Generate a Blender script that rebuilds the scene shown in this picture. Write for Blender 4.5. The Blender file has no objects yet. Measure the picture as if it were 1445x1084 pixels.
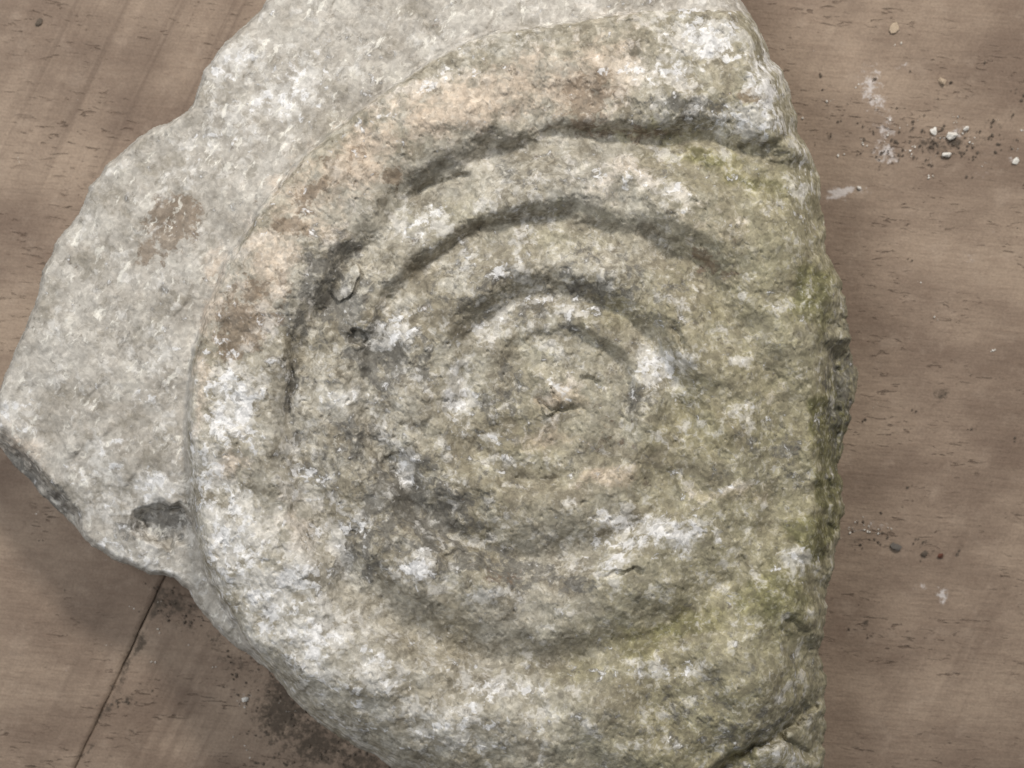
import bpy, bmesh, math, random
import numpy as np

# ------------------------------------------------------------------ scale, camera, light
PX = 0.00025                 # one photograph pixel on the table plane, in metres
W, H = 1445.0, 1084.0
CAMZ = 1800.0                # camera height above the table, in the same pixel units
scene = bpy.context.scene
C = scene.collection

cam_d = bpy.data.cameras.new('camera')
cam = bpy.data.objects.new('camera', cam_d); C.objects.link(cam)
cam.location = (0, 0, CAMZ * PX)
cam_d.sensor_width = 36.0
cam_d.lens = 36.0 * CAMZ / W
cam_d.clip_start = 0.01; cam_d.clip_end = 50
cam_d.dof.use_dof = True
cam_d.dof.focus_distance = (CAMZ - 195) * PX
cam_d.dof.aperture_fstop = 9.0
scene.camera = cam

world = bpy.data.worlds.new('World'); scene.world = world
world.use_nodes = True
bg = world.node_tree.nodes['Background']
bg.inputs[0].default_value = (0.93, 0.97, 1.0, 1); bg.inputs[1].default_value = 0.27

def area(name, direction, dist, size, power, color, size_y=None):
    d = bpy.data.lights.new(name, 'AREA'); d.energy = power; d.color = color
    d.size = size
    if size_y: d.shape = 'RECTANGLE'; d.size_y = size_y
    o = bpy.data.objects.new(name, d); C.objects.link(o)
    v = np.array(direction, float); v /= np.linalg.norm(v)
    o.location = tuple(v * dist)
    from mathutils import Vector
    o.rotation_euler = Vector(tuple(v)).to_track_quat('Z', 'Y').to_euler()
    return o
area('ceiling_lamp', (0.34, 0.86, 0.92), 0.95, 0.12, 7.0, (1.0, 0.955, 0.89))
area('window_lamp', (-0.66, 0.36, 1.0), 0.80, 0.26, 3.6, (0.96, 0.98, 1.0))

scene.render.engine = 'CYCLES'
scene.cycles.max_bounces = 5; scene.cycles.diffuse_bounces = 3
scene.cycles.use_denoising = True
vs = scene.view_settings
vs.view_transform = 'Standard'; vs.look = 'None'; vs.exposure = 0.0; vs.gamma = 1.0
vs.use_curve_mapping = False

# ------------------------------------------------------------------ numpy noise
rng = np.random.RandomState(7)
PERM = rng.permutation(512)
GA = rng.rand(512) * 2 * np.pi
GX, GY = np.cos(GA), np.sin(GA)
def pnoise(x, y, seed=0):
    xi = np.floor(x).astype(np.int64); yi = np.floor(y).astype(np.int64)
    fx = x - xi; fy = y - yi
    def g(ix, iy, dx, dy):
        h = PERM[(PERM[(ix + seed * 57) & 511] + iy + seed * 131) & 511]
        return GX[h] * dx + GY[h] * dy
    sx = fx * fx * fx * (fx * (fx * 6 - 15) + 10); sy = fy * fy * fy * (fy * (fy * 6 - 15) + 10)
    a = g(xi, yi, fx, fy); b = g(xi + 1, yi, fx - 1, fy)
    c = g(xi, yi + 1, fx, fy - 1); d = g(xi + 1, yi + 1, fx - 1, fy - 1)
    return ((a + (b - a) * sx) * (1 - sy) + (c + (d - c) * sx) * sy) * 1.5
def fbm(x, y, scale, octv=4, seed=0, gain=0.5):
    o = 0; a = 1.0; s = 1.0 / scale
    for k in range(octv):
        o = o + a * pnoise(x * s + 13.7 * k, y * s - 7.1 * k, seed + k); a *= gain; s *= 2.03
    return o
def sstep(a, b, x):
    t = np.clip((x - a) / (b - a), 0, 1); return t * t * (3 - 2 * t)

def unproject(u, v, z):
    """photograph pixel + height above the table (pixel units) -> metres"""
    k = (CAMZ - z) / CAMZ
    return (u - W / 2) * k * PX, -(v - H / 2) * k * PX, z * PX

# ------------------------------------------------------------------ node helper
class NT:
    def __init__(self, name):
        self.m = bpy.data.materials.new(name); self.m.use_nodes = True
        self.t = self.m.node_tree; self.n = self.t.nodes; self.l = self.t.links
        self.bsdf = self.n['Principled BSDF']
    def put(self, sock, val):
        if isinstance(val, bpy.types.NodeSocket): self.l.new(val, sock)
        elif isinstance(val, (tuple, list)) and len(val) == 3 and sock.type == 'RGBA': sock.default_value = (*val, 1)
        else: sock.default_value = val
    def math(self, op, a, b=0.0, c=None, clamp=False):
        n = self.n.new('ShaderNodeMath'); n.operation = op; n.use_clamp = clamp
        self.put(n.inputs[0], a); self.put(n.inputs[1], b)
        if c is not None: self.put(n.inputs[2], c)
        return n.outputs[0]
    def mix(self, f, a, b, mode='MIX'):
        n = self.n.new('ShaderNodeMix'); n.data_type = 'RGBA'; n.blend_type = mode
        self.put(n.inputs[0], f); self.put(n.inputs[6], a); self.put(n.inputs[7], b)
        return n.outputs[2]
    def step(self, x, a, b, lo=0.0, hi=1.0):
        n = self.n.new('ShaderNodeMapRange'); n.interpolation_type = 'SMOOTHSTEP'
        self.put(n.inputs['Value'], x); self.put(n.inputs['From Min'], a); self.put(n.inputs['From Max'], b)
        n.inputs['To Min'].default_value = lo; n.inputs['To Max'].default_value = hi
        return n.outputs[0]
    def coord(self):
        tc = self.n.new('ShaderNodeTexCoord'); return self.mapv(tc.outputs['Object'], (1 / PX,) * 3)
    def mapv(self, v, scale=(1, 1, 1), rot=(0, 0, 0), loc=(0, 0, 0)):
        n = self.n.new('ShaderNodeMapping'); self.put(n.inputs[0], v)
        n.inputs['Scale'].default_value = scale; n.inputs['Rotation'].default_value = rot; n.inputs['Location'].default_value = loc
        return n.outputs[0]
    def noise(self, v, feat, detail=3, rough=0.55, dist=0.0):
        n = self.n.new('ShaderNodeTexNoise'); self.put(n.inputs['Vector'], v)
        n.inputs['Scale'].default_value = 1.0 / feat; n.inputs['Detail'].default_value = detail
        n.inputs['Roughness'].default_value = rough; n.inputs['Distortion'].default_value = dist
        return n.outputs[0]
    def voro(self, v, feat, out='Color', feature='F1', rnd=1.0):
        n = self.n.new('ShaderNodeTexVoronoi'); n.feature = feature; self.put(n.inputs['Vector'], v)
        n.inputs['Scale'].default_value = 1.0 / feat; n.inputs['Randomness'].default_value = rnd
        return n.outputs[out]
    def attr(self, name):
        n = self.n.new('ShaderNodeAttribute'); n.attribute_name = name
        s = self.n.new('ShaderNodeSeparateColor'); self.l.new(n.outputs['Color'], s.inputs[0])
        return s.outputs
    def sep(self, c):
        s = self.n.new('ShaderNodeSeparateColor'); self.put(s.inputs[0], c); return s.outputs
    def bump(self, h, strength, dist, prev=None):
        n = self.n.new('ShaderNodeBump'); self.put(n.inputs['Height'], h)
        n.inputs['Strength'].default_value = strength; n.inputs['Distance'].default_value = dist
        if prev is not None: self.l.new(prev, n.inputs['Normal'])
        return n.outputs[0]
def lin(r, g, b):
    f = lambda c: (c / 255 / 12.92) if c <= 10.3 else ((c / 255 + 0.055) / 1.055) ** 2.4
    return (f(r), f(g), f(b))

# ------------------------------------------------------------------ materials
def rock_material():
    t = NT('weathered_limestone'); p = t.coord()
    wv = t.n.new('ShaderNodeTexNoise'); t.put(wv.inputs['Vector'], p); wv.inputs['Scale'].default_value = 1 / 12; wv.inputs['Detail'].default_value = 2
    sub = t.n.new('ShaderNodeVectorMath'); sub.operation = 'MULTIPLY_ADD'
    t.put(sub.inputs[0], wv.outputs['Color']); sub.inputs[1].default_value = (12,) * 3; t.put(sub.inputs[2], p)
    q = sub.outputs[0]
    A = t.attr('stain_shade_a'); B = t.attr('stain_shade_b')          # A: white, tan, green   B: dark, brown, matrix
    n_huge = t.noise(p, 170, 2, 0.5); n_big = t.noise(p, 75, 4, 0.62); n_mid = t.noise(q, 30, 5, 0.66); n_mid2 = t.noise(t.mapv(q, loc=(311, 97, 40)), 24, 5, 0.68)
    n_mid3 = t.noise(t.mapv(q, loc=(-211, 197, 10)), 42, 6, 0.66); n_fine = t.noise(q, 9, 3, 0.6); n_fine2 = t.noise(t.mapv(q, loc=(91, 17, 70)), 11, 3, 0.6)
    n_sp = t.noise(t.mapv(q, loc=(-33, 71, 22)), 9, 3, 0.62)
    cell = t.sep(t.voro(q, 6.0)); cell2 = t.sep(t.voro(p, 3.6))
    grey = t.mix(t.step(n_huge, .35, .65), lin(138, 130, 113), lin(155, 149, 137))
    grey = t.mix(t.step(n_big, .4, .7, 0, .6), grey, lin(170, 162, 146))
    mgrey = t.mix(t.step(n_big, .35, .65), lin(155, 148, 138), lin(175, 169, 160))
    c = t.mix(B[2], grey, mgrey)
    lo = t.step(B[2], 0, 1, 1.0, .6)
    c = t.mix(t.math('MULTIPLY', t.step(n_mid3, .52, .64, 0, .6), lo), c, lin(193, 188, 178))
    c = t.mix(t.math('MULTIPLY', t.step(n_mid3, .49, .38, 0, .7), lo), c, lin(114, 106, 91))
    tn = t.math('ADD', t.math('MULTIPLY', A[1], .36), t.math('ADD', t.math('MULTIPLY', n_mid, .75), t.math('MULTIPLY', n_fine2, .25)))
    c = t.mix(t.step(tn, .58, .84, 0, .78), c, lin(187, 170, 152))
    gr = t.math('ADD', t.math('MULTIPLY', A[2], .62), t.math('MULTIPLY', n_mid3, .7))
    c = t.mix(t.step(gr, .42, .98, 0, .88), c, t.mix(t.step(n_mid, .4, .62), t.mix(t.step(A[2], .7, 1.0), lin(116, 109, 78), lin(86, 83, 52)), t.mix(t.step(A[2], .7, 1.0), lin(158, 150, 115), lin(130, 125, 84))))  # olive tint; where strongest it darkens, painting in right-flank shade
    # granular spots, pale and dark, stronger where the surface is broken
    sps = t.math('MULTIPLY', lo, t.step(t.math('ADD', B[0], n_big), .45, 1.1, .35, 1.0))
    c = t.mix(t.math('MULTIPLY', t.step(n_sp, .54, .62, 0, .55), sps), c, lin(96, 88, 76))
    c = t.mix(t.math('MULTIPLY', t.step(n_sp, .45, .38, 0, .50), sps), c, lin(202, 196, 185))
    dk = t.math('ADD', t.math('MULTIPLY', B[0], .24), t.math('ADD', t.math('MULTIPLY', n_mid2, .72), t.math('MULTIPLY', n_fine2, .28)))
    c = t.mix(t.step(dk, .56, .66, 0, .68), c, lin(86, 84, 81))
    br = t.math('ADD', t.math('MULTIPLY', B[1], .34), t.math('ADD', t.math('MULTIPLY', n_mid2, .65), t.math('MULTIPLY', n_fine, .35)))
    c = t.mix(t.step(br, .61, .70, 0, .68), c, lin(116, 99, 82))
    wh = t.math('ADD', t.math('MULTIPLY', A[0], .19), t.math('ADD', t.math('MULTIPLY', n_mid, .72), t.math('MULTIPLY', n_fine, .28)))
    whm = t.step(wh, .555, .66, 0, .58)
    c = t.mix(whm, c, t.mix(A[1], lin(203, 199, 193), lin(205, 190, 171)))
    wh2 = t.math('ADD', t.math('MULTIPLY', A[0], .19), t.math('ADD', t.math('MULTIPLY', n_mid2, .58), t.math('MULTIPLY', n_fine2, .42)))
    whm2 = t.step(wh2, .63, .69, 0, .68)
    c = t.mix(whm2, c, lin(211, 209, 208))
    # pale streaks of the shelf
    st = t.noise(t.mapv(t.mapv(q, rot=(0, 0, math.radians(-58))), (.3, 1, 1)), 9, 3, .6)
    sm = t.math('MULTIPLY', t.step(st, .57, .65), t.math('MULTIPLY', t.step(n_mid, .44, .56), B[2]))
    c = t.mix(t.math('MULTIPLY', sm, .7), c, lin(214, 209, 198))
    sd_ = t.math('MULTIPLY', t.step(st, .42, .35), t.math('MULTIPLY', t.step(n_mid2, .46, .6), B[2]))
    c = t.mix(t.math('MULTIPLY', sd_, .45), c, lin(116, 108, 96))
    # crystalline grain
    g = t.math('MULTIPLY', t.step(cell[0], 0, 1, .85, 1.13), t.step(n_fine2, .28, .72, .86, 1.13))
    g = t.math('MULTIPLY', g, t.step(cell2[1], 0, 1, .92, 1.08))
    gm = t.n.new('ShaderNodeCombineColor'); [t.put(gm.inputs[i], g) for i in range(3)]
    c = t.mix(t.step(B[2], 0, 1, 1.0, .75), c, gm.outputs[0], 'MULTIPLY')
    sp = t.math('MULTIPLY', t.step(n_fine, .62, .68), t.step(n_mid2, .46, .58))
    c = t.mix(t.math('MULTIPLY', t.math('MULTIPLY', sp, .55), lo), c, lin(84, 76, 64))
    t.put(t.bsdf.inputs['Base Color'], c)
    t.put(t.bsdf.inputs['Roughness'], t.step(cell2[2], .98, .985, .9, .4))
    t.bsdf.inputs['Specular IOR Level'].default_value = 0.22
    hb = t.math('ADD', t.math('MULTIPLY', t.noise(p, 4.5, 3, 0.6), .8), t.math('ADD', t.math('MULTIPLY', whm, .35), t.math('MULTIPLY', whm2, .4)))
    t.put(t.bsdf.inputs['Normal'], t.bump(hb, 0.42, 1.1 * PX))
    return t.m

def wood_material():
    t = NT('dusty_wood_board'); p = t.coord()
    g = t.mapv(p, rot=(0, 0, math.radians(5)))                   # along the grain
    s = t.mapv(p, rot=(0, 0, math.radians(-64)))                 # along the saw marks
    big = t.noise(t.mapv(g, (.5, 1, 1)), 150, 4, .6)
    fib = t.noise(t.mapv(g, (.13, 1, 1)), 6, 4, .65)
    pore = t.noise(t.mapv(g, (.24, 1, 1)), 6.0, 2.5, .6, .8)
    gouge = t.noise(t.mapv(g, (.17, 1, 1), loc=(70, 31, 5)), 11, 3, .6, .5)
    zone = t.noise(t.mapv(g, (.6, 1, 1)), 90, 3, .5)
    saw = t.noise(t.mapv(s, (.03, 1, 1)), 17, 3, .6); sawb = t.noise(t.mapv(s, (.05, 1, 1), loc=(9, 55, 0)), 46, 2, .5)
    fine = t.noise(p, 3.2, 3, .7); blot = t.noise(p, 42, 5, .65); blot2 = t.noise(t.mapv(p, loc=(77, 5, 9)), 14, 4, .65)
    A = t.attr('mark')                                           # chalk, dark soil, saw strength
    c = t.mix(t.step(big, .32, .68), lin(114, 97, 84), lin(149, 131, 114))
    c = t.mix(t.step(fib, .42, .72, 0, .28), c, lin(112, 93, 79))
    c = t.mix(t.step(blot, .50, .74, 0, .4), c, lin(158, 141, 125))
    c = t.mix(t.step(blot2, .55, .75, 0, .3), c, lin(108, 90, 77))
    sw = t.math('ADD', t.step(saw, .50, .66), t.step(sawb, .48, .62, 0, .7))
    c = t.mix(t.math('MULTIPLY', sw, t.math('MULTIPLY', A[2], .4)), c, lin(102, 86, 74))
    pm = t.math('MULTIPLY', t.step(pore, .61, .69), t.step(zone, .44, .62))
    gm_ = t.step(gouge, .715, .76)
    pm = t.math('MAXIMUM', pm, gm_)
    c = t.mix(t.math('MULTIPLY', pm, .6), c, lin(84, 68, 57))
    chalk = t.step(t.math('ADD', t.math('MULTIPLY', A[0], .55), t.math('MULTIPLY', t.noise(p, 12, 6, .8), 1.1)), .80, .99)
    c = t.mix(t.math('MULTIPLY', chalk, .72), c, lin(200, 193, 190))
    soil = t.step(t.math('ADD', t.math('MULTIPLY', A[1], .55), t.math('MULTIPLY', t.noise(t.mapv(p, loc=(50, 9, 0)), 12, 6, .85), 1.1)), .78, .98)
    c = t.mix(t.math('MULTIPLY', soil, .85), c, lin(70, 61, 52))
    fm = t.n.new('ShaderNodeCombineColor'); f_ = t.step(fine, .2, .8, .84, 1.13); [t.put(fm.inputs[i], f_) for i in range(3)]
    c = t.mix(1.0, c, fm.outputs[0], 'MULTIPLY')
    t.put(t.bsdf.inputs['Base Color'], c)
    t.bsdf.inputs['Roughness'].default_value = .75; t.bsdf.inputs['Specular IOR Level'].default_value = .25
    h = t.math('ADD', t.math('MULTIPLY', pm, -1.2), t.math('MULTIPLY', fib, .8))
    h = t.math('ADD', h, t.math('MULTIPLY', t.math('MULTIPLY', saw, A[2]), 1.6))
    h = t.math('ADD', h, t.math('ADD', t.math('MULTIPLY', fine, .3), t.math('MULTIPLY', blot2, .8)))
    t.put(t.bsdf.inputs['Normal'], t.bump(h, .8, 2.0 * PX))
    return t.m

def plain_material(name, c1, c2, feat=4.0, rough=.85):
    t = NT(name); p = t.coord()
    t.put(t.bsdf.inputs['Base Color'], t.mix(t.step(t.noise(p, feat, 3), .3, .7), lin(*c1), lin(*c2)))
    t.bsdf.inputs['Roughness'].default_value = rough
    t.put(t.bsdf.inputs['Normal'], t.bump(t.noise(p, feat * .6, 3), .5, 1.0 * PX))
    return t.m
M_ROCK = rock_material(); M_WOOD = wood_material()
M_CHALK = plain_material('chalky_crumb', (232, 229, 224), (186, 178, 166))
M_TAN = plain_material('tan_crumb', (186, 168, 146), (160, 140, 118))
M_DARK = plain_material('dark_grit', (70, 61, 52), (98, 86, 74))
M_RED = plain_material('red_brown_grit', (104, 60, 44), (82, 52, 40))
M_GREY = plain_material('grey_grit', (104, 98, 92), (82, 76, 70))

def tag(o, label=None, cat=None, group=None, kind=None):
    if label: o['label'] = label
    if cat: o['category'] = cat
    if group: o['group'] = group
    if kind: o['kind'] = kind
    return o

def blobs(u, v, lst, warp=0.0, seed=3):
    o = np.zeros_like(u)
    if warp:
        u = u + warp * fbm(u, v, 45, 3, seed); v = v + warp * fbm(u, v, 45, 3, seed + 5)
    for b in lst:
        cx, cy, rx, ry, w = b[:5]; a = math.radians(b[5]) if len(b) > 5 else 0
        dx, dy = u - cx, v - cy
        x = dx * math.cos(a) - dy * math.sin(a); y = dx * math.sin(a) + dy * math.cos(a)   # angle: anticlockwise in the picture
        o = np.maximum(o, w * np.exp(-((x / rx) ** 2 + (y / ry) ** 2) * .8))
    return o

def polydist(u, v, pts):
    """distance to a polyline and fraction along it"""
    P = np.array(pts, float); seg = np.linalg.norm(np.diff(P, axis=0), axis=1); cum = np.concatenate([[0], np.cumsum(seg)])
    best = np.full(u.shape, 1e9); par = np.zeros(u.shape)
    for i in range(len(P) - 1):
        a, b = P[i], P[i + 1]; d = b - a; L2 = (d ** 2).sum() + 1e-9
        t = np.clip(((u - a[0]) * d[0] + (v - a[1]) * d[1]) / L2, 0, 1)
        dd = np.hypot(u - a[0] - t * d[0], v - a[1] - t * d[1])
        m = dd < best; best = np.where(m, dd, best); par = np.where(m, (cum[i] + t * seg[i]) / cum[-1], par)
    return best, par

def grid_mesh(name, X, Y, Z, keep_quads, attrs, mat, parent, normals=None):
    """quads of a grid (boolean mask per cell) -> mesh object with its attributes"""
    ny, nx = X.shape
    jj, ii = np.nonzero(keep_quads)
    q = np.stack([jj * nx + ii, (jj + 1) * nx + ii, (jj + 1) * nx + ii + 1, jj * nx + ii + 1], 1)
    used, inv = np.unique(q, return_inverse=True); q = inv.reshape(q.shape)
    co = np.stack([X.ravel()[used], Y.ravel()[used], Z.ravel()[used]], 1).astype(np.float32)
    me = bpy.data.meshes.new(name)
    me.vertices.add(len(co)); me.vertices.foreach_set('co', co.ravel())
    me.loops.add(q.size); me.loops.foreach_set('vertex_index', q.ravel().astype(np.int32))
    me.polygons.add(len(q)); me.polygons.foreach_set('loop_start', np.arange(0, q.size, 4, dtype=np.int32))
    me.update(calc_edges=True)
    me.polygons.foreach_set('use_smooth', np.ones(len(q), bool))
    for an, chans in attrs.items():
        at = me.attributes.new(an, 'FLOAT_COLOR', 'POINT')
        col = np.ones((len(used), 4), np.float32)
        for k, ch in enumerate(chans): col[:, k] = ch.ravel()[used]
        at.data.foreach_set('color', col.ravel())
    if normals is not None:
        me.normals_split_custom_set_from_vertices(normals.reshape(-1, 3)[used].tolist())
    me.materials.append(mat)
    o = bpy.data.objects.new(name, me); C.objects.link(o); o.parent = parent
    return o

# ------------------------------------------------------------------ the table: two boards
table = bpy.data.objects.new('tabletop', None); C.objects.link(table)
tag(table, 'dusty brown wooden boards under the fossil rock', 'tabletop', kind='structure')
CHALK = [(1330, 190, 50, 22, .4), (1390, 240, 50, 14, .35), (1400, 330, 40, 30, .3), (60, 740, 60, 40, .25), (1240, 150, 20, 60, .5, 12),(1235, 110, 14, 30, .6), (1218, 120, 8, 30, .6), (1205, 268, 14, 6, .9), (1350, 185, 24, 12, .6), (1250, 225, 20, 8, .7),(1228, 130, 16, 42, .75, 15), (1250, 185, 18, 25, .6), (1255, 215, 22, 14, .7), (1190, 270, 30, 11, .95, 10), (1270, 95, 22, 14, .45),
         (1340, 195, 34, 18, .5), (1262, 40, 8, 8, .8), (1332, 840, 9, 12, .95, 30), (1300, 828, 16, 7, .5), (1225, 745, 40, 12, .5),
         (1370, 365, 20, 12, .45), (1400, 400, 30, 40, .2), (98, 950, 5, 16, .55), (150, 800, 5, 14, .4), (262, 965, 10, 8, .4), (345, 988, 12, 12, .5), (1430, 225, 16, 10, .4)]
SOIL = [(220, 850, 9, 34, .8, -25), (197, 902, 8, 36, .75, -25), (172, 954, 8, 36, .7, -25), (147, 1006, 7, 36, .65, -25), (122, 1060, 7, 36, .6, -25),(300, 905, 22, 18, .6), (330, 935, 26, 18, .6), (1195, 520, 6, 60, .35), (1345, 205, 26, 14, .75), (1312, 205, 18, 12, .7), (1375, 195, 20, 10, .6), (1415, 180, 20, 14, .45), (1100, 60, 26, 60, .3),(1328, 556, 11, 13, .75), (1330, 212, 46, 16, .55), (1390, 170, 40, 20, .35), (1215, 880, 7, 9, .75), (1266, 772, 15, 8, .6), (1315, 778, 22, 8, .5),
        (1205, 760, 26, 12, .5), (54, 33, 5, 9, .95, 60), (245, 855, 40, 26, .75), (265, 880, 30, 20, .5), (400, 1005, 45, 55, .85), (450, 1050, 60, 40, .8), (180, 985, 22, 16, .6),
        (505, 1080, 60, 30, .7), (360, 960, 25, 25, .5), (1395, 240, 20, 8, .4), (1260, 175, 40, 12, .3), (1155, 210, 20, 10, .3), (18, 128, 6, 5, .6), (110, 250, 18, 4, .5, 20)]
SEAM0, SEAM1 = np.array([105.0, 1084.0]), np.array([225.0, 828.0])
sd = (SEAM1 - SEAM0) / np.linalg.norm(SEAM1 - SEAM0); sn = np.array([sd[1], -sd[0]])   # sn: towards the left board (in the picture)
if sn[0] > 0: sn = -sn
def make_plank(side, loc_seed):
    """a grid in seam coordinates: a along the seam, b away from it; edges rounded over and turned down"""
    a = np.arange(-1100, 2400, 8.0)
    b_in = np.concatenate([np.linspace(0, 14, 15), np.arange(20, 2000 if side < 0 else 1500, 8.0)])
    Aa, Bb = np.meshgrid(a, b_in)
    wob = 1.6 * fbm(Aa, Aa * 0 + side * 9, 50, 4, loc_seed)
    if side < 0:      # right board, lower, worn edge with a wider chamfer
        u = SEAM0[0] + sd[0] * Aa - sn[0] * (Bb + .3 + wob); v = SEAM0[1] + sd[1] * Aa - sn[1] * (Bb + .3 + wob)
        z = -1.0 - 4.5 * np.clip(1 - Bb / 14, 0, 1) ** 1.5
    else:
        u = SEAM0[0] + sd[0] * Aa + sn[0] * (Bb + .4 + wob); v = SEAM0[1] + sd[1] * Aa + sn[1] * (Bb + .4 + wob)
        z = 0.6 - 3.5 * np.clip(1 - Bb / 7, 0, 1) ** 1.6
    z = z + .9 * fbm(u, v, 160, 3, 21) + .35 * fbm(u, v, 20, 3, 25)
    z = np.minimum(z, 1.2)
    chalk = blobs(u, v, CHALK, 6); soil = blobs(u, v, SOIL, 8)
    saw = np.clip(blobs(u, v, [(200, 80, 330, 190, 1.0), (240, 1010, 200, 120, .8), (1380, 900, 170, 230, .4), (1250, 60, 150, 100, .35)]) + .12, 0, 1)
    # walls of the board: two extra rows at the seam edge, going down
    zz = np.vstack([z[:1] * 0 - 90, z]); uu = np.vstack([u[:1], u]); vv = np.vstack([v[:1], v])
    pad = lambda q: np.vstack([q[:1], q])
    X = (uu - W / 2) * PX; Y = -(vv - H / 2) * PX; Z = zz * PX
    keep = np.ones((X.shape[0] - 1, X.shape[1] - 1), bool)
    if side > 0: X, Y, Z = X[:, ::-1], Y[:, ::-1], Z[:, ::-1]; fl = lambda q: pad(q)[:, ::-1]
    else: fl = pad
    return grid_mesh('plank', X, Y, Z, keep, {'mark': (fl(chalk), fl(soil), fl(saw))}, M_WOOD, table)
make_plank(+1, 31); make_plank(-1, 37)

# ------------------------------------------------------------------ the rock
STEP = 1.6
us = np.arange(-40, 1260, STEP); vs_ = np.arange(-190, 1230, STEP)
U, V = np.meshgrid(us, vs_)
OUT = [(375, 0), (345, 35), (305, 72), (285, 100), (276, 133), (266, 156), (240, 171), (195, 194), (150, 234), (128, 262), (114, 297), (78, 343), (60, 383),
       (51, 425), (26, 480), (8, 520), (-1, 548), (-9, 585), (-3, 628), (20, 655), (60, 700), (85, 724), (108, 746), (130, 772), (160, 790), (212, 811), (245, 815), (265, 835), (285, 866),
       (310, 893), (345, 922), (370, 938), (386, 953), (410, 985), (450, 1020), (480, 1042), (520, 1064), (550, 1084), (620, 1112), (720, 1140), (830, 1150), (950, 1145), (1060, 1135), (1130, 1120),
       (1165, 1084), (1160, 1050), (1168, 1000), (1166, 960), (1156, 925), (1168, 880), (1169, 840), (1176, 790), (1191, 725), (1190, 690), (1186, 650), (1195, 600), (1206, 562), (1206, 520), (1198, 490),
       (1195, 420), (1181, 380), (1166, 340), (1160, 300), (1158, 252), (1150, 230), (1140, 205), (1127, 185), (1125, 160), (1115, 130), (1105, 100), (1090, 84), (1076, 50), (1062, 25), (1046, 0),
       (1010, -60), (940, -110), (830, -140), (700, -150), (570, -130), (470, -90)]
def polygon_sdf(u, v, pts):
    P = np.array(pts + pts[:1], float); best = np.full(u.shape, 1e9); ins = np.zeros(u.shape, bool)
    for i in range(len(P) - 1):
        a, b = P[i], P[i + 1]; d = b - a
        t = np.clip(((u - a[0]) * d[0] + (v - a[1]) * d[1]) / ((d ** 2).sum() + 1e-9), 0, 1)
        best = np.minimum(best, (u - a[0] - t * d[0]) ** 2 + (v - a[1] - t * d[1]) ** 2)
        if a[1] != b[1]:
            c = (a[1] > v) != (b[1] > v)
            ins ^= c & (u < (b[0] - a[0]) * (v - a[1]) / (b[1] - a[1]) + a[0])
    return np.where(ins, 1, -1) * np.sqrt(best)
SD = polygon_sdf(U, V, OUT) + (3.0 + 3.0 * sstep(1050, 1120, U) * sstep(250, 350, V)) * fbm(U, V, 34, 4, 41) - .5
def blur(a, sig):
    r = int(3 * sig / STEP); k = np.exp(-.5 * (np.arange(-r, r + 1) * STEP / sig) ** 2); k /= k.sum()
    for ax in (0, 1):
        pw = [(0, 0), (0, 0)]; pw[ax] = (r, r); p_ = np.pad(a, pw, 'edge'); n_ = a.shape[ax]
        a = sum(k[i] * (p_[i:i + n_] if ax == 0 else p_[:, i:i + n_]) for i in range(2 * r + 1))
    return a
gy, gx = np.gradient(blur(SD, 9), STEP); gl = np.hypot(gx, gy) + 1e-6; gx /= gl; gy /= gl

# spiral sutures, traced and turned into radius against angle
CX, CY = 785.0, 565.0
def radial(pts):
    P = np.array(pts, float); th = np.arctan2(-(P[:, 1] - CY), P[:, 0] - CX) % (2 * np.pi); r = np.hypot(P[:, 0] - CX, P[:, 1] - CY)
    o = np.argsort(th); th, r = th[o], r[o]
    th = np.concatenate([th - 2 * np.pi, th, th + 2 * np.pi]); r = np.tile(r, 3)
    g = np.linspace(-np.pi, 3 * np.pi, 1600); rr = np.interp(g, th, r); k = np.hanning(31); k /= k.sum()
    rr = np.convolve(np.pad(rr, 15, 'edge'), k, 'valid')
    return lambda a: np.interp(a, g, rr)
def curve(pts):
    P = np.array(pts, float); th = np.radians(P[:, 0]); th3 = np.concatenate([th - 2 * np.pi, th, th + 2 * np.pi]); r3 = np.tile(P[:, 1], 3)
    return lambda a: np.interp(a, th3, r3)
R_OUT = radial([(1046, 12), (1000, 18), (960, 14), (900, 18), (850, 26), (780, 38), (720, 44), (680, 50), (640, 69), (600, 95), (560, 120), (530, 140), (480, 181), (440, 215), (410, 246), (385, 276), (355, 316),
                (330, 360), (307, 402), (291, 450), (276, 492), (269, 540), (266, 590), (268, 640), (270, 685), (272, 730), (280, 770), (291, 803), (306, 838), (330, 873), (355, 910), (375, 950), (430, 1030),
                (560, 1120), (720, 1180), (900, 1190), (1100, 1150), (1250, 950), (1270, 560), (1250, 300), (1150, 60)])
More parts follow.
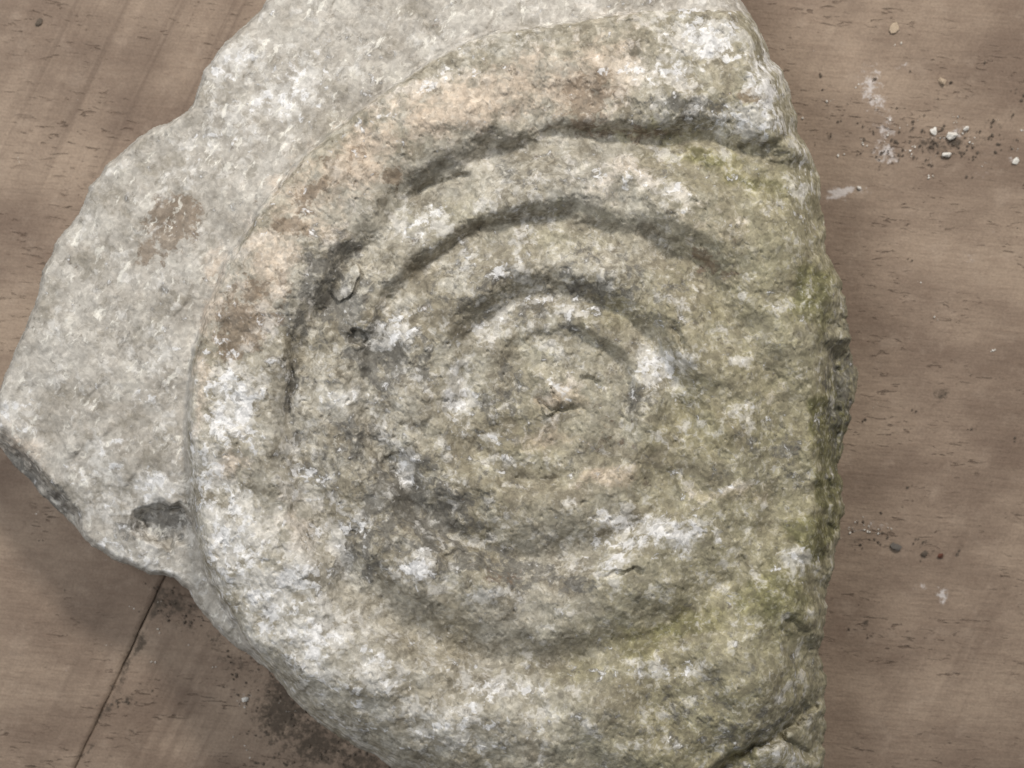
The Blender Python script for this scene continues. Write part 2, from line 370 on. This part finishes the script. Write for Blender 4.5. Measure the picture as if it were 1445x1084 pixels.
# one continuous suture line, unwrapped: clockwise degrees from the top -> radius, and the step it makes
SPIRAL = [(-1100, 3), (-720, 26), (-630, 40), (-540, 58), (-450, 78), (-360, 96), (-270, 100), (-180, 116), (-90, 140), (-60, 158), (-30, 167), (0, 164), (30, 158), (60, 172), (90, 192), (135, 215), (180, 235), (230, 262),
          (270, 282), (300, 280), (330, 270), (360, 264), (385, 268), (410, 278), (425, 288), (450, 318), (480, 352), (505, 366), (540, 380), (575, 398), (600, 392), (630, 385), (655, 362), (680, 358), (700, 366), (720, 376), (735, 385),
          (745, 415), (755, 445), (768, 490), (790, 640), (830, 900), (1090, 1400)]
DROP = [(-1100, 0), (-720, 4), (-500, 5), (-400, 10), (-340, 11), (-270, 20), (-200, 24), (-120, 26), (-90, 27), (-70, 31), (-40, 32), (0, 30), (45, 29), (90, 25), (130, 27), (180, 35), (215, 33), (245, 28), (270, 26), (300, 23), (330, 23), (360, 27), (400, 33), (425, 30),
        (445, 24), (470, 24), (500, 34), (540, 40), (585, 32), (605, 25), (630, 24), (655, 25), (685, 27), (720, 28), (755, 30), (770, 28), (790, 10), (1090, 0)]
_ga = np.arange(-1100, 1091, 2.0); _k = np.hanning(13); _k /= _k.sum()
_gs = np.convolve(np.pad(np.interp(_ga, *zip(*SPIRAL)), 6, 'edge'), _k, 'valid'); _gs = _gs - 11 * sstep(90, 170, _gs); _gd = np.convolve(np.pad(np.interp(_ga, *zip(*DROP)), 6, 'edge'), _k, 'valid')
Uw = U + 9 * fbm(U, V, 75, 2, 51) + 1.5 * fbm(U, V, 15, 3, 55)
Vw = V + 9 * fbm(U, V, 75, 2, 61) + 1.5 * fbm(U, V, 15, 3, 65)
Uo = U + 2.0 * fbm(U, V, 60, 3, 51) + .9 * fbm(U, V, 12, 2, 55); Vo = V + 2.0 * fbm(U, V, 60, 3, 61) + .9 * fbm(U, V, 12, 2, 65)
TH = np.arctan2(-(Vw - CY), Uw - CX) % (2 * np.pi); RR = np.hypot(Uw - CX, Vw - CY)
THo = np.arctan2(-(Vo - CY), Uo - CX) % (2 * np.pi); RRo = np.hypot(Uo - CX, Vo - CY)
ro = R_OUT(THo); inside = RRo < ro
CW = (90 - np.degrees(TH)) % 360                            # clockwise from the top
def prof(t, rise, fall, low):
    up = sstep(0, 1, .12 + .88 * np.clip(t / rise, 0, 1)) - .04
    dn = 1 - (1 - low) * sstep(0, 1, .9 * np.clip((t - fall) / (1 - fall), 0, 1)) / .972
    return up * dn
floor_ = 192 - 12 * sstep(380, 150, RR)                     # umbilicus sinks a little
h_am = floor_ + 10.0
PHI = np.full(U.shape, -1100.0)                             # unwrapped angle of the suture just inside each point
lim = np.maximum(ro - (RRo - RR), 1)                        # outer edge of the shell along this ray
for k in range(-3, 3):
    phi = CW + 360 * k
    r_in = np.interp(phi, _ga, _gs); r_out = np.minimum(np.interp(phi + 360, _ga, _gs), lim); dr = np.interp(phi, _ga, _gd) * np.clip(1 + .55 * fbm(U, V, 110, 2, 73), .6, 1.4)
    t = np.clip((RR - r_in) / np.maximum(r_out - r_in, 1), 0, 1); outer = sstep(400, 500, phi)
    hk = floor_ + dr * prof(t, .29 - .07 * outer * sstep(600, 650, phi), .34, .02 + .28 * outer) + 8 * t * outer
    m = RR >= r_in
    h_am = np.where(m, hk, h_am); PHI = np.where(m, phi, PHI)
for k in range(-3, 3):                                      # the suture itself: a narrow crease of uneven depth
    phi = CW + 360 * k; r_in = np.interp(phi, _ga, _gs); dr = np.interp(phi, _ga, _gd)
    h_am -= .13 * dr * (.6 + .9 * fbm(U, V, 40, 2, 71)) * np.exp(-((RR - r_in + 2) / 8) ** 2) * (r_in < lim)
    h_am -= 8 * sstep(470, 510, phi) * sstep(620, 580, phi) * np.exp(-((RR - r_in + 10) / 26) ** 2) * (r_in < lim)   # broad worn channel
    h_am -= 6 * sstep(140, 190, phi) * sstep(290, 240, phi) * np.exp(-((RR - r_in + 8) / 18) ** 2)
t0 = np.clip((lim - RR) / 160, 0, 1); t0 = 1 - t0
wear = np.clip(.35 + .65 * fbm(U, V, 70, 2, 79) + .3, 0, 1)  # some stretches of the ridges are more worn than others
h_am = h_am * .55 + (blur(h_am, 4) * (1 - wear) + blur(h_am, 8) * wear) * .45
# matrix shelf
dist_o = np.maximum(RRo - ro, 0)
h_mx = 196 - 15 * sstep(95, 130, np.degrees(THo)) - 11 * sstep(140, 190, np.degrees(THo)) - .16 * dist_o + 5 * fbm(U, V, 150, 3, 81)
h_mx -= 5 * np.exp(-(dist_o / 12) ** 2) * sstep(60, 130, np.degrees(THo)) * 1.0            # crease along the shell edge
h_mx += 5 * np.exp(-((dist_o - 0) / 4.0) ** 2) * sstep(110, 130, np.degrees(THo)) * sstep(185, 160, np.degrees(THo))
h_mx -= 46 * sstep(640, 900, V) * sstep(420, 200, U)
h_am -= 14 * sstep(.12, 0, 1 - t0) * sstep(150, 200, np.degrees(TH)) * sstep(260, 200, np.degrees(TH))
_e = sstep(-7, 6, RRo - ro + 2 * fbm(U, V, 18, 2, 77)); h = h_am * (1 - _e) + h_mx * _e
# right flank falls away; lower left flank falls towards the rim
h -= 55 * sstep(1040, 1200, U) ** 1.3
h -= 24 * sstep(930, 1110, V)
h -= 84 * sstep(1142, 1200, U + 5 * fbm(U, V, 30, 3, 83)) * sstep(470, 510, V) * sstep(790, 730, V)   # broken side face
# relief noise
rough = np.where(inside, 1.0, .42)
rough = rough * (.9 + .2 * blobs(U, V, [(560, 640, 190, 200, 1.0), (520, 480, 80, 100, 1.0)]))
h += rough * (6.0 * fbm(U, V, 95, 2, 91) + 1.9 * fbm(U, V, 36, 2, 95) + .5 * fbm(U, V, 13, 2, 99) + .34 * fbm(U, V, 5.5, 2, 103))
plate = fbm(U, V, 26, 4, 111)
h += rough * 1.0 * sstep(.0, .16, plate) + rough * 1.4 * sstep(.38, .5, plate)             # little broken plates
pits = fbm(U, V, 11, 2, 117)
h -= rough * 2.0 * sstep(.55, .9, pits)
# striations of the shelf, running up to the right
ca, sa = math.cos(math.radians(58)), math.sin(math.radians(58))
al, ac = U * ca - V * sa, U * sa + V * ca
h += np.where(inside, 0, 1) * (2.4 * fbm(al / 3, ac, 40, 3, 121) + 2.2 * sstep(.05, .5, fbm(al / 2.2, ac, 46, 3, 127)) + .5 * fbm(U, V, 12, 3, 129))
# local features
def hole(cx, cy, rx, ry, depth, ang=0, soft=.35):
    global h
    a = math.radians(ang); dx, dy = U - cx + 7 * fbm(U, V, 26, 3, 131), V - cy + 7 * fbm(U, V, 26, 3, 137)
    x = dx * math.cos(a) - dy * math.sin(a); y = dx * math.sin(a) + dy * math.cos(a)
    d = np.hypot(x / rx, y / ry); h -= depth * sstep(1.0, 1 - soft, d)
hole(234, 742, 54, 37, 30, -8, .5)
hole(1165, 745, 18, 22, 16, 0, .8)
hole(505, 478, 22, 12, 10); hole(560, 655, 30, 18, 7); hole(650, 790, 28, 14, 7); hole(880, 810, 30, 8, 7, 8); hole(385, 790, 30, 12, 4, 30)
hole(240, 310, 32, 34, 2.5, 40); hole(1090, 214, 34, 12, 8, 12, .8); hole(1125, 905, 26, 40, 12, 10)
def crack(pts, depth, width):
    global h
    d, t = polydist(U + 5 * fbm(U, V, 22, 3, 141), V + 5 * fbm(U, V, 22, 3, 147), pts)
    h -= depth * np.exp(-(d / width) ** 2) * np.clip(np.sin(np.clip(t, .02, .98) * np.pi) * 2.2, 0, 1)
crack([(1172, 970), (1130, 1010), (1098, 1038), (1060, 1058), (1020, 1085), (980, 1110)], 30, 8)
crack([(1164, 474), (1174, 505), (1178, 545), (1175, 600), (1178, 650), (1174, 720)], 17, 9)
crack([(1098, 1038), (1125, 1056), (1150, 1070)], 14, 5)
crack([(570, 278), (605, 264), (645, 254), (670, 246)], 7, 5)
h += 13 * np.exp(-(np.hypot((U - 798) / 42, (V - 550 - .25 * (U - 798)) / 20)) ** 3)      # the little curl at the centre
crack([(752, 560), (775, 575), (800, 580), (820, 574)], 7, 3.5)
crack([(818, 530), (838, 538), (850, 556)], 6, 4)
crack([(700, 222), (760, 190), (830, 184), (900, 192), (980, 205)], 6, 9)
crack([(900, 318), (960, 352), (1010, 385)], 7, 10)
crack([(415, 470), (412, 520), (410, 560), (406, 600)], 7, 5)
crack([(945, 455), (960, 480), (968, 500)], 7, 4)
crack([(1040, 210), (1090, 205), (1120, 190)], 9, 8)
# thin oval flake standing proud of the coil, thickest along its right edge
_a = math.radians(66); _dx, _dy = U - 487, V - 396; _x = _dx * math.cos(_a) - _dy * math.sin(_a); _y = _dx * math.sin(_a) + _dy * math.cos(_a)
_d = np.hypot(_x / 31, _y / 17) + .10 * fbm(U, V, 14, 2, 149); FLAKE = sstep(1.06, .94, _d)
h = h + FLAKE * (5 + 3.5 * np.clip(_y / 17, -1, 1))
# rounding to the rim
wr = 8 + 42 * sstep(900, 1150, U) + 40 * sstep(800, 980, V) * sstep(300, 420, U) + 10 * sstep(200, 0, V) * sstep(800, 1000, U)
wr = wr - 36 * sstep(1100, 1150, U) * sstep(460, 500, V) * sstep(790, 740, V)
h -= 8 * sstep(-.2, .6, fbm(U, V, 60, 3, 159)) * sstep(1110, 1160, U)                      # broken steps down the right side
facet = sstep(600, 640, V) * sstep(118, 104, U)             # broken facet at the left corner
edge_frac = .55 + .35 * facet + .2 * sstep(420, 300, U) * (1 - facet)
e = np.clip(SD / wr, 0, 1); f = np.sqrt(np.clip(1 - (1 - e) ** 2, 0, 1))
h = h * (edge_frac + (1 - edge_frac) * f)
h -= 66 * facet * sstep(25, 5, SD + 3 * fbm(U, V, 20, 3, 157))
# below the rim the grid folds down to the table as the flank of the stone
SK = 26 * STEP
s = np.clip(-SD / SK, 0, 1)
outm = SD < 0
Ub = U + np.where(outm, -SD * gx, 0); Vb = V + np.where(outm, -SD * gy, 0)
zb = np.where(outm, h * (1 - s) - 8.0 * s, h)
inset = np.where(outm, (34 + 14 * fbm(Ub, Vb, 60, 3, 151)) * s ** 1.5 + 5 * fbm(Ub * 1.0, Vb + 400 * s, 26, 3, 153) * np.sin(s * np.pi), 0)
zx = np.where(outm, h, h)
kx = (CAMZ - zx) / CAMZ                                     # the flank hangs straight below its rim point
X = (Ub - W / 2) * kx + gx * inset; Y = (Vb - H / 2) * kx + gy * inset
X, Y, Z = X * PX, -Y * PX, zb * PX
keepv = SD > -SK * 1.06
kq = keepv[:-1, :-1] & keepv[1:, :-1] & keepv[1:, 1:] & keepv[:-1, 1:]

# mask attributes: stains, with some shade painted into brown, green and dark
DIR = 58
WHITE = [(328, 84, 34, 18, 1.0, 35), (310, 105, 14, 22, .9), (410, 130, 30, 60, .75, -35), (370, 160, 24, 40, .7, -35), (300, 200, 60, 18, .5, 40), (20, 585, 26, 28, 1.0), (150, 650, 26, 60, .55, -30), (215, 690, 40, 30, .85), (120, 690, 60, 30, .5, -30),
         (200, 790, 60, 14, .8, -20), (325, 580, 30, 46, .95), (300, 670, 30, 60, .6), (330, 760, 40, 60, .75), (420, 815, 40, 30, .9), (380, 850, 60, 40, .6), (440, 900, 60, 40, .8), (520, 960, 90, 40, .65), (640, 1020, 120, 50, .5),
         (590, 800, 34, 24, 1.0), (570, 660, 20, 30, .7), (690, 840, 30, 8, 1.0, 4), (700, 970, 80, 26, .55), (645, 560, 20, 50, 1.0), (560, 465, 30, 26, .85), (930, 752, 70, 22, 1.1, 4), (880, 735, 30, 20, 1.0), (860, 790, 40, 20, .6),
         (1000, 55, 60, 34, 1.0), (930, 100, 70, 30, .7), (1080, 110, 30, 60, .9), (1060, 170, 70, 22, .8), (880, 255, 70, 18, .7, -12), (960, 280, 70, 14, .6, -22), (610, 320, 26, 22, .8), (740, 300, 50, 16, .4), (700, 375, 60, 20, .5),
         (1047, 513, 18, 7, 1.2, 18), (1050, 590, 30, 26, .6), (930, 520, 44, 30, .85, -40), (780, 430, 60, 12, .7, -12), (700, 460, 30, 40, .5, -50), (800, 545, 34, 16, .8), (690, 615, 14, 14, .9), (720, 655, 16, 10, .8), (1120, 790, 26, 16, .9), (1060, 690, 60, 10, .5),
         (480, 560, 50, 12, .7), (430, 690, 30, 40, .6), (230, 500, 20, 8, .7, 40), (80, 470, 5, 26, .8, 6), (140, 545, 14, 5, .7, 30), (620, 110, 50, 14, .7, 30), (540, 165, 14, 10, .6), (700, 70, 60, 10, .5, 18), (470, 740, 40, 30, .6), (1100, 1060, 40, 20, .6), (940, 950, 60, 20, .5), (210, 560, 10, 24, .6, 40), (1130, 250, 20, 60, .5)]
TAN = [(340, 430, 40, 60, .7), (460, 250, 60, 40, .7, 40),(640, 150, 120, 46, .95, 16), (780, 120, 110, 50, .95), (520, 215, 70, 50, .9, 40), (430, 290, 60, 60, .8), (380, 370, 50, 80, .75, -20), (300, 430, 18, 90, .7, -8), (285, 540, 14, 80, .7), (860, 672, 36, 13, 1.2, 10), (800, 560, 40, 22, .9), (780, 620, 60, 16, .7, 10),
       (330, 655, 26, 20, .8), (860, 90, 60, 60, .7), (1040, 690, 80, 14, .6), (870, 250, 60, 30, .5), (420, 730, 40, 40, .4), (40, 640, 50, 24, .6, -35), (1010, 300, 60, 40, .5, -30), (560, 400, 40, 30, .35), (1090, 560, 40, 40, .4)]
BROWN = [(360, 420, 30, 40, .7, -20), (440, 270, 40, 20, .6, 45), (500, 225, 30, 16, .55, 40), (860, 120, 30, 30, .6), (330, 490, 22, 22, .8), (255, 300, 26, 26, .9),(345, 462, 40, 36, 1.0, 30), (412, 318, 22, 14, 1.0), (830, 140, 44, 34, .75, 60), (1055, 133, 22, 16, 1.0), (238, 318, 36, 30, 1.0, 45), (205, 355, 16, 22, .8, -45), (550, 242, 22, 14, .8), (470, 240, 34, 24, .5), (1000, 372, 40, 16, .6, -30),  # last blob here is groove shade painted brown
         (880, 190, 90, 10, .5), (700, 815, 40, 10, .5), (395, 400, 20, 30, .6), (860, 600, 30, 30, .4)]
GREEN = [(1150, 420, 60, 70, .9), (1175, 640, 34, 140, 1.1), (1060, 250, 100, 30, .75, -20), (1000, 225, 90, 20, .8), (1090, 850, 90, 90, .85), (1050, 700, 130, 90, .6), (950, 888, 130, 30, .8, 18), (840, 945, 140, 26, .55), (1100, 330, 60, 60, .5), (1110, 960, 80, 60, .6), (1050, 1060, 80, 40, .7),  # green tint; the tall right-flank blob also deepens it as painted shade
         (930, 190, 120, 14, .55), (1050, 450, 90, 60, .55), (800, 610, 260, 220, .38), (900, 440, 120, 60, .45), (640, 300, 120, 40, .35), (800, 330, 160, 40, .4), (1000, 600, 140, 160, .55), (460, 190, 30, 90, .25, -40), (1150, 760, 40, 60, 1.0), (700, 800, 200, 100, .25)]
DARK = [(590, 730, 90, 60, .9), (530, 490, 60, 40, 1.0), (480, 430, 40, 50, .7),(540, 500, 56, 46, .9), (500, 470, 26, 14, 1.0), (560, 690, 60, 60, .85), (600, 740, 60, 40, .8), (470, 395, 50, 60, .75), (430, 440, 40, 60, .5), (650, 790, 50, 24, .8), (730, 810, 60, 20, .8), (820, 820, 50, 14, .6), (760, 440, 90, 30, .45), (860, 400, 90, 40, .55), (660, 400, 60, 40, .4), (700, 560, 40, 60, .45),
        (420, 560, 20, 60, .5), (500, 620, 80, 40, .45), (960, 150, 60, 26, .6), (230, 736, 46, 30, .85), (900, 560, 30, 60, .4), (1080, 640, 60, 40, .35), (1185, 560, 24, 80, .6), (440, 650, 30, 40, .5), (500, 780, 50, 40, .6), (1000, 1000, 160, 60, .35), (780, 250, 120, 20, .35), (30, 660, 60, 20, .8, -45), (80, 715, 40, 16, .8, -45)]  # shelf hollow, right flank and left corner facet: their shade painted dark
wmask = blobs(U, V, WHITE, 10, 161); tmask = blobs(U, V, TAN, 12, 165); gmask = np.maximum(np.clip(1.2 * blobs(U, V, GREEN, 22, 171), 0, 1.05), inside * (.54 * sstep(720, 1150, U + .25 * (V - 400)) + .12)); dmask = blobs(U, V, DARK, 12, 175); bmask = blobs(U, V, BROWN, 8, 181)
wmask = np.clip(.84 * wmask + .22 * sstep(560, 250, U) * inside + .12, 0, 1.0)
mmask = np.where(inside, 0.0, 1.0)
attrs = {'stain_shade_a': (wmask, tmask, gmask), 'stain_shade_b': (dmask, bmask, mmask)}

# shared normals so that the parts meet without a seam
dXu, dYu, dZu = (np.gradient(q, axis=1) for q in (X, Y, Z)); dXv, dYv, dZv = (np.gradient(q, axis=0) for q in (X, Y, Z))
N = np.stack([dYv * dZu - dZv * dYu, dZv * dXu - dXv * dZu, dXv * dYu - dYv * dXu], -1)
N /= np.linalg.norm(N, axis=-1, keepdims=True) + 1e-20

rock = bpy.data.objects.new('fossil_rock', None); C.objects.link(rock)
tag(rock, 'pale lichen-stained limestone block with a coiled ammonite fossil standing on wooden boards', 'fossil')
cc = lambda q: q[:-1, :-1]
reg = np.where(~inside, 0, np.where(PHI > 405, 1, np.where(PHI > 45, 2, np.where(PHI > -315, 3, 4))))
PARTS = ['matrix', 'outer_whorl', 'middle_whorl', 'inner_whorl', 'shell_core']
for k, nm in enumerate(PARTS):
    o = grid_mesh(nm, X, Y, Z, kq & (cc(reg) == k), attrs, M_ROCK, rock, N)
    if k == 0: o['label'] = 'smooth grey limestone shelf beside the coil'
    if k == 1: o['label'] = 'broad tan and white rounded outermost coil'

# ------------------------------------------------------------------ small pieces
def lump(name, u, v, z, r, mat, seed, flat=.7, stretch=1.0, ang=0, parent=None, sub=2, me=None):
    if me is None:
        bm = bmesh.new(); bmesh.ops.create_icosphere(bm, subdivisions=sub, radius=1.0)
        rs = random.Random(seed)
        planes = []
        for k in range(13):
            a = rs.uniform(0, 6.283); zz = rs.uniform(-.6, .9); q = math.sqrt(1 - zz * zz); planes.append((q * math.cos(a), q * math.sin(a), zz, rs.uniform(.38, .8)))
        for vt in bm.verts:
            c = vt.co
            for (a, b, d, lim) in planes:
                dd = c.x * a + c.y * b + c.z * d
                if dd > lim: c.x -= (dd - lim) * a; c.y -= (dd - lim) * b; c.z -= (dd - lim) * d
            j = 1 + rs.uniform(-.16, .16); vt.co = (c.x * j * stretch, c.y * j, c.z * j * flat)
        me = bpy.data.meshes.new(name); bm.to_mesh(me); bm.free(); me.materials.append(mat)
    o = bpy.data.objects.new(name, me); C.objects.link(o)
    x, y, zz = unproject(u, v, z); o.location = (x, y, zz); o.scale = (r * PX,) * 3; o.rotation_euler = (0, 0, math.radians(ang))
    if parent is not None: o.parent = parent
    return o
def ztop(u, v):
    i = int(round((u - us[0]) / STEP)); j = int(round((v - vs_[0]) / STEP)); return float(zb[j, i])
THINGS = [  # u, v, radius px, material, stretch, angle, flat, name, category, label
    (1345, 192, 8, M_CHALK, 1.2, 20, .7, 'stone_crumb', 'crumb', 'large white chalk crumb amid dark grit on the board'),
    (1363, 182, 5.5, M_CHALK, 1.4, 40, .7, 'stone_crumb', 'crumb', 'smaller white chalk crumb up against the largest white crumb'),
    (1335, 219, 6.5, M_CHALK, 1.5, 15, .6, 'stone_crumb', 'crumb', 'flat elongated white chip below the large white crumb'),
    (1318, 186, 7, M_CHALK, 1.3, -40, .4, 'stone_crumb', 'crumb', 'crumbly off-white flat chip beside the large white crumb'),
    (1330, 114, 6.5, M_TAN, 1.1, 0, .8, 'stone_crumb', 'crumb', 'round tan crumb alone on clean board above the grit'),
    (1262, 39, 7.5, M_TAN, 1.3, 30, .25, 'paper_scrap', 'scrap', 'thin pale tan scrap lying flat on the board'),
    (1327, 784, 5.5, M_RED, 1.3, 0, .7, 'stone_crumb', 'crumb', 'red-brown grain of grit on the board'),
    (1264, 772, 7, M_GREY, 1.3, -5, .45, 'stone_crumb', 'crumb', 'flat grey chip next to the chalky smear by the rock'),
    (1305, 781, 6, M_DARK, 1.3, 0, .5, 'stone_crumb', 'crumb', 'dark flat chip touching the red-brown grain'),
    (54, 33, 5, M_DARK, 2.0, 62, .6, 'wood_splinter', 'splinter', 'tiny dark splinter alone on the bare board corner'),
    (346, 987, 6, M_CHALK, 1.2, 10, .6, 'stone_crumb', 'crumb', 'white crumb in the dark soil beneath the coil rim'),
    (1342, 116, 3, M_DARK, 1.1, 10, .7, 'stone_crumb', 'crumb', 'dark speck touching the round tan crumb'),
    (1433, 228, 6, M_CHALK, 1.2, 80, .5, 'stone_crumb', 'crumb', 'white crumb at the end of the grit trail, away from the rock'),
    (1213, 265, 4, M_CHALK, 1.2, 30, .6, 'stone_crumb', 'crumb', 'small white crumb on the chalk smear beside the rock'),
]
for i, (u, v, r, m, st, an, fl_, nm, cat, lab) in enumerate(THINGS):
    tag(lump(nm, u, v, r * fl_ * .5, r * 1.1, m, 100 + i, fl_, st, an, None, 1 if r < 7 else 2), lab, cat, 'loose bits on the boards')

def scatter(name, label, mat, spots, seed, rmin, rmax):
    """uncountable fine grit, one mesh"""
    rs = random.Random(seed); bm = bmesh.new()
    for (cx, cy, sx, sy, n) in spots:
        for k in range(n):
            u = rs.gauss(cx, sx); v = rs.gauss(cy, sy)
            if k % 3: u, v = pu + rs.gauss(0, 4), pv + rs.gauss(0, 3)      # little clumps
            pu, pv = u, v
            r = rmin + (rmax - rmin) * rs.random() ** 2.6
            ret = bmesh.ops.create_icosphere(bm, subdivisions=1, radius=r)
            a = rs.uniform(0, 6.28); ca_, sa_ = math.cos(a), math.sin(a); st = rs.uniform(.7, 1.5)
            x0, y0 = u - W / 2, -(v - H / 2)
            for vt in ret['verts']:
                j = rs.uniform(.5, 1.2); x, y, z = vt.co.x * st * j, vt.co.y * j, vt.co.z * .65 * j
                vt.co = ((x0 + x * ca_ - y * sa_) * PX, (y0 + x * sa_ + y * ca_) * PX, (z + r * .3) * PX)
    me = bpy.data.meshes.new(name); bm.to_mesh(me); bm.free(); me.materials.append(mat)
    o = bpy.data.objects.new(name, me); C.objects.link(o); tag(o, label, 'grit', kind='stuff'); return o
scatter('dark_grit', 'fine dark grit scattered over the boards around the rock', M_DARK,
        [(1330, 205, 46, 16, 170), (1400, 185, 40, 26, 80), (1250, 170, 60, 30, 60), (1255, 215, 15, 8, 30), (1180, 180, 30, 50, 25), (1225, 755, 30, 12, 40), (1300, 775, 25, 8, 25), (245, 855, 26, 18, 70), (265, 875, 20, 14, 30),
         (410, 1010, 40, 40, 190), (470, 1065, 50, 24, 110), (185, 985, 18, 12, 30), (360, 960, 26, 20, 40), (1300, 500, 110, 260, 30), (120, 850, 80, 110, 25), (100, 250, 70, 150, 14), (1170, 620, 10, 60, 10)], 11, .5, 2.4)
scatter('pale_grit', 'fine white and tan stone dust grains scattered over the boards', M_CHALK,
        [(1320, 195, 50, 22, 45), (1400, 210, 40, 30, 18), (1230, 160, 40, 50, 28), (1230, 745, 28, 10, 26), (1300, 560, 100, 260, 26), (250, 860, 40, 40, 14), (370, 990, 40, 30, 22), (90, 720, 60, 60, 18), (270, 960, 30, 30, 8), (100, 250, 90, 160, 12), (1150, 180, 20, 60, 10)], 12, .4, 1.7)
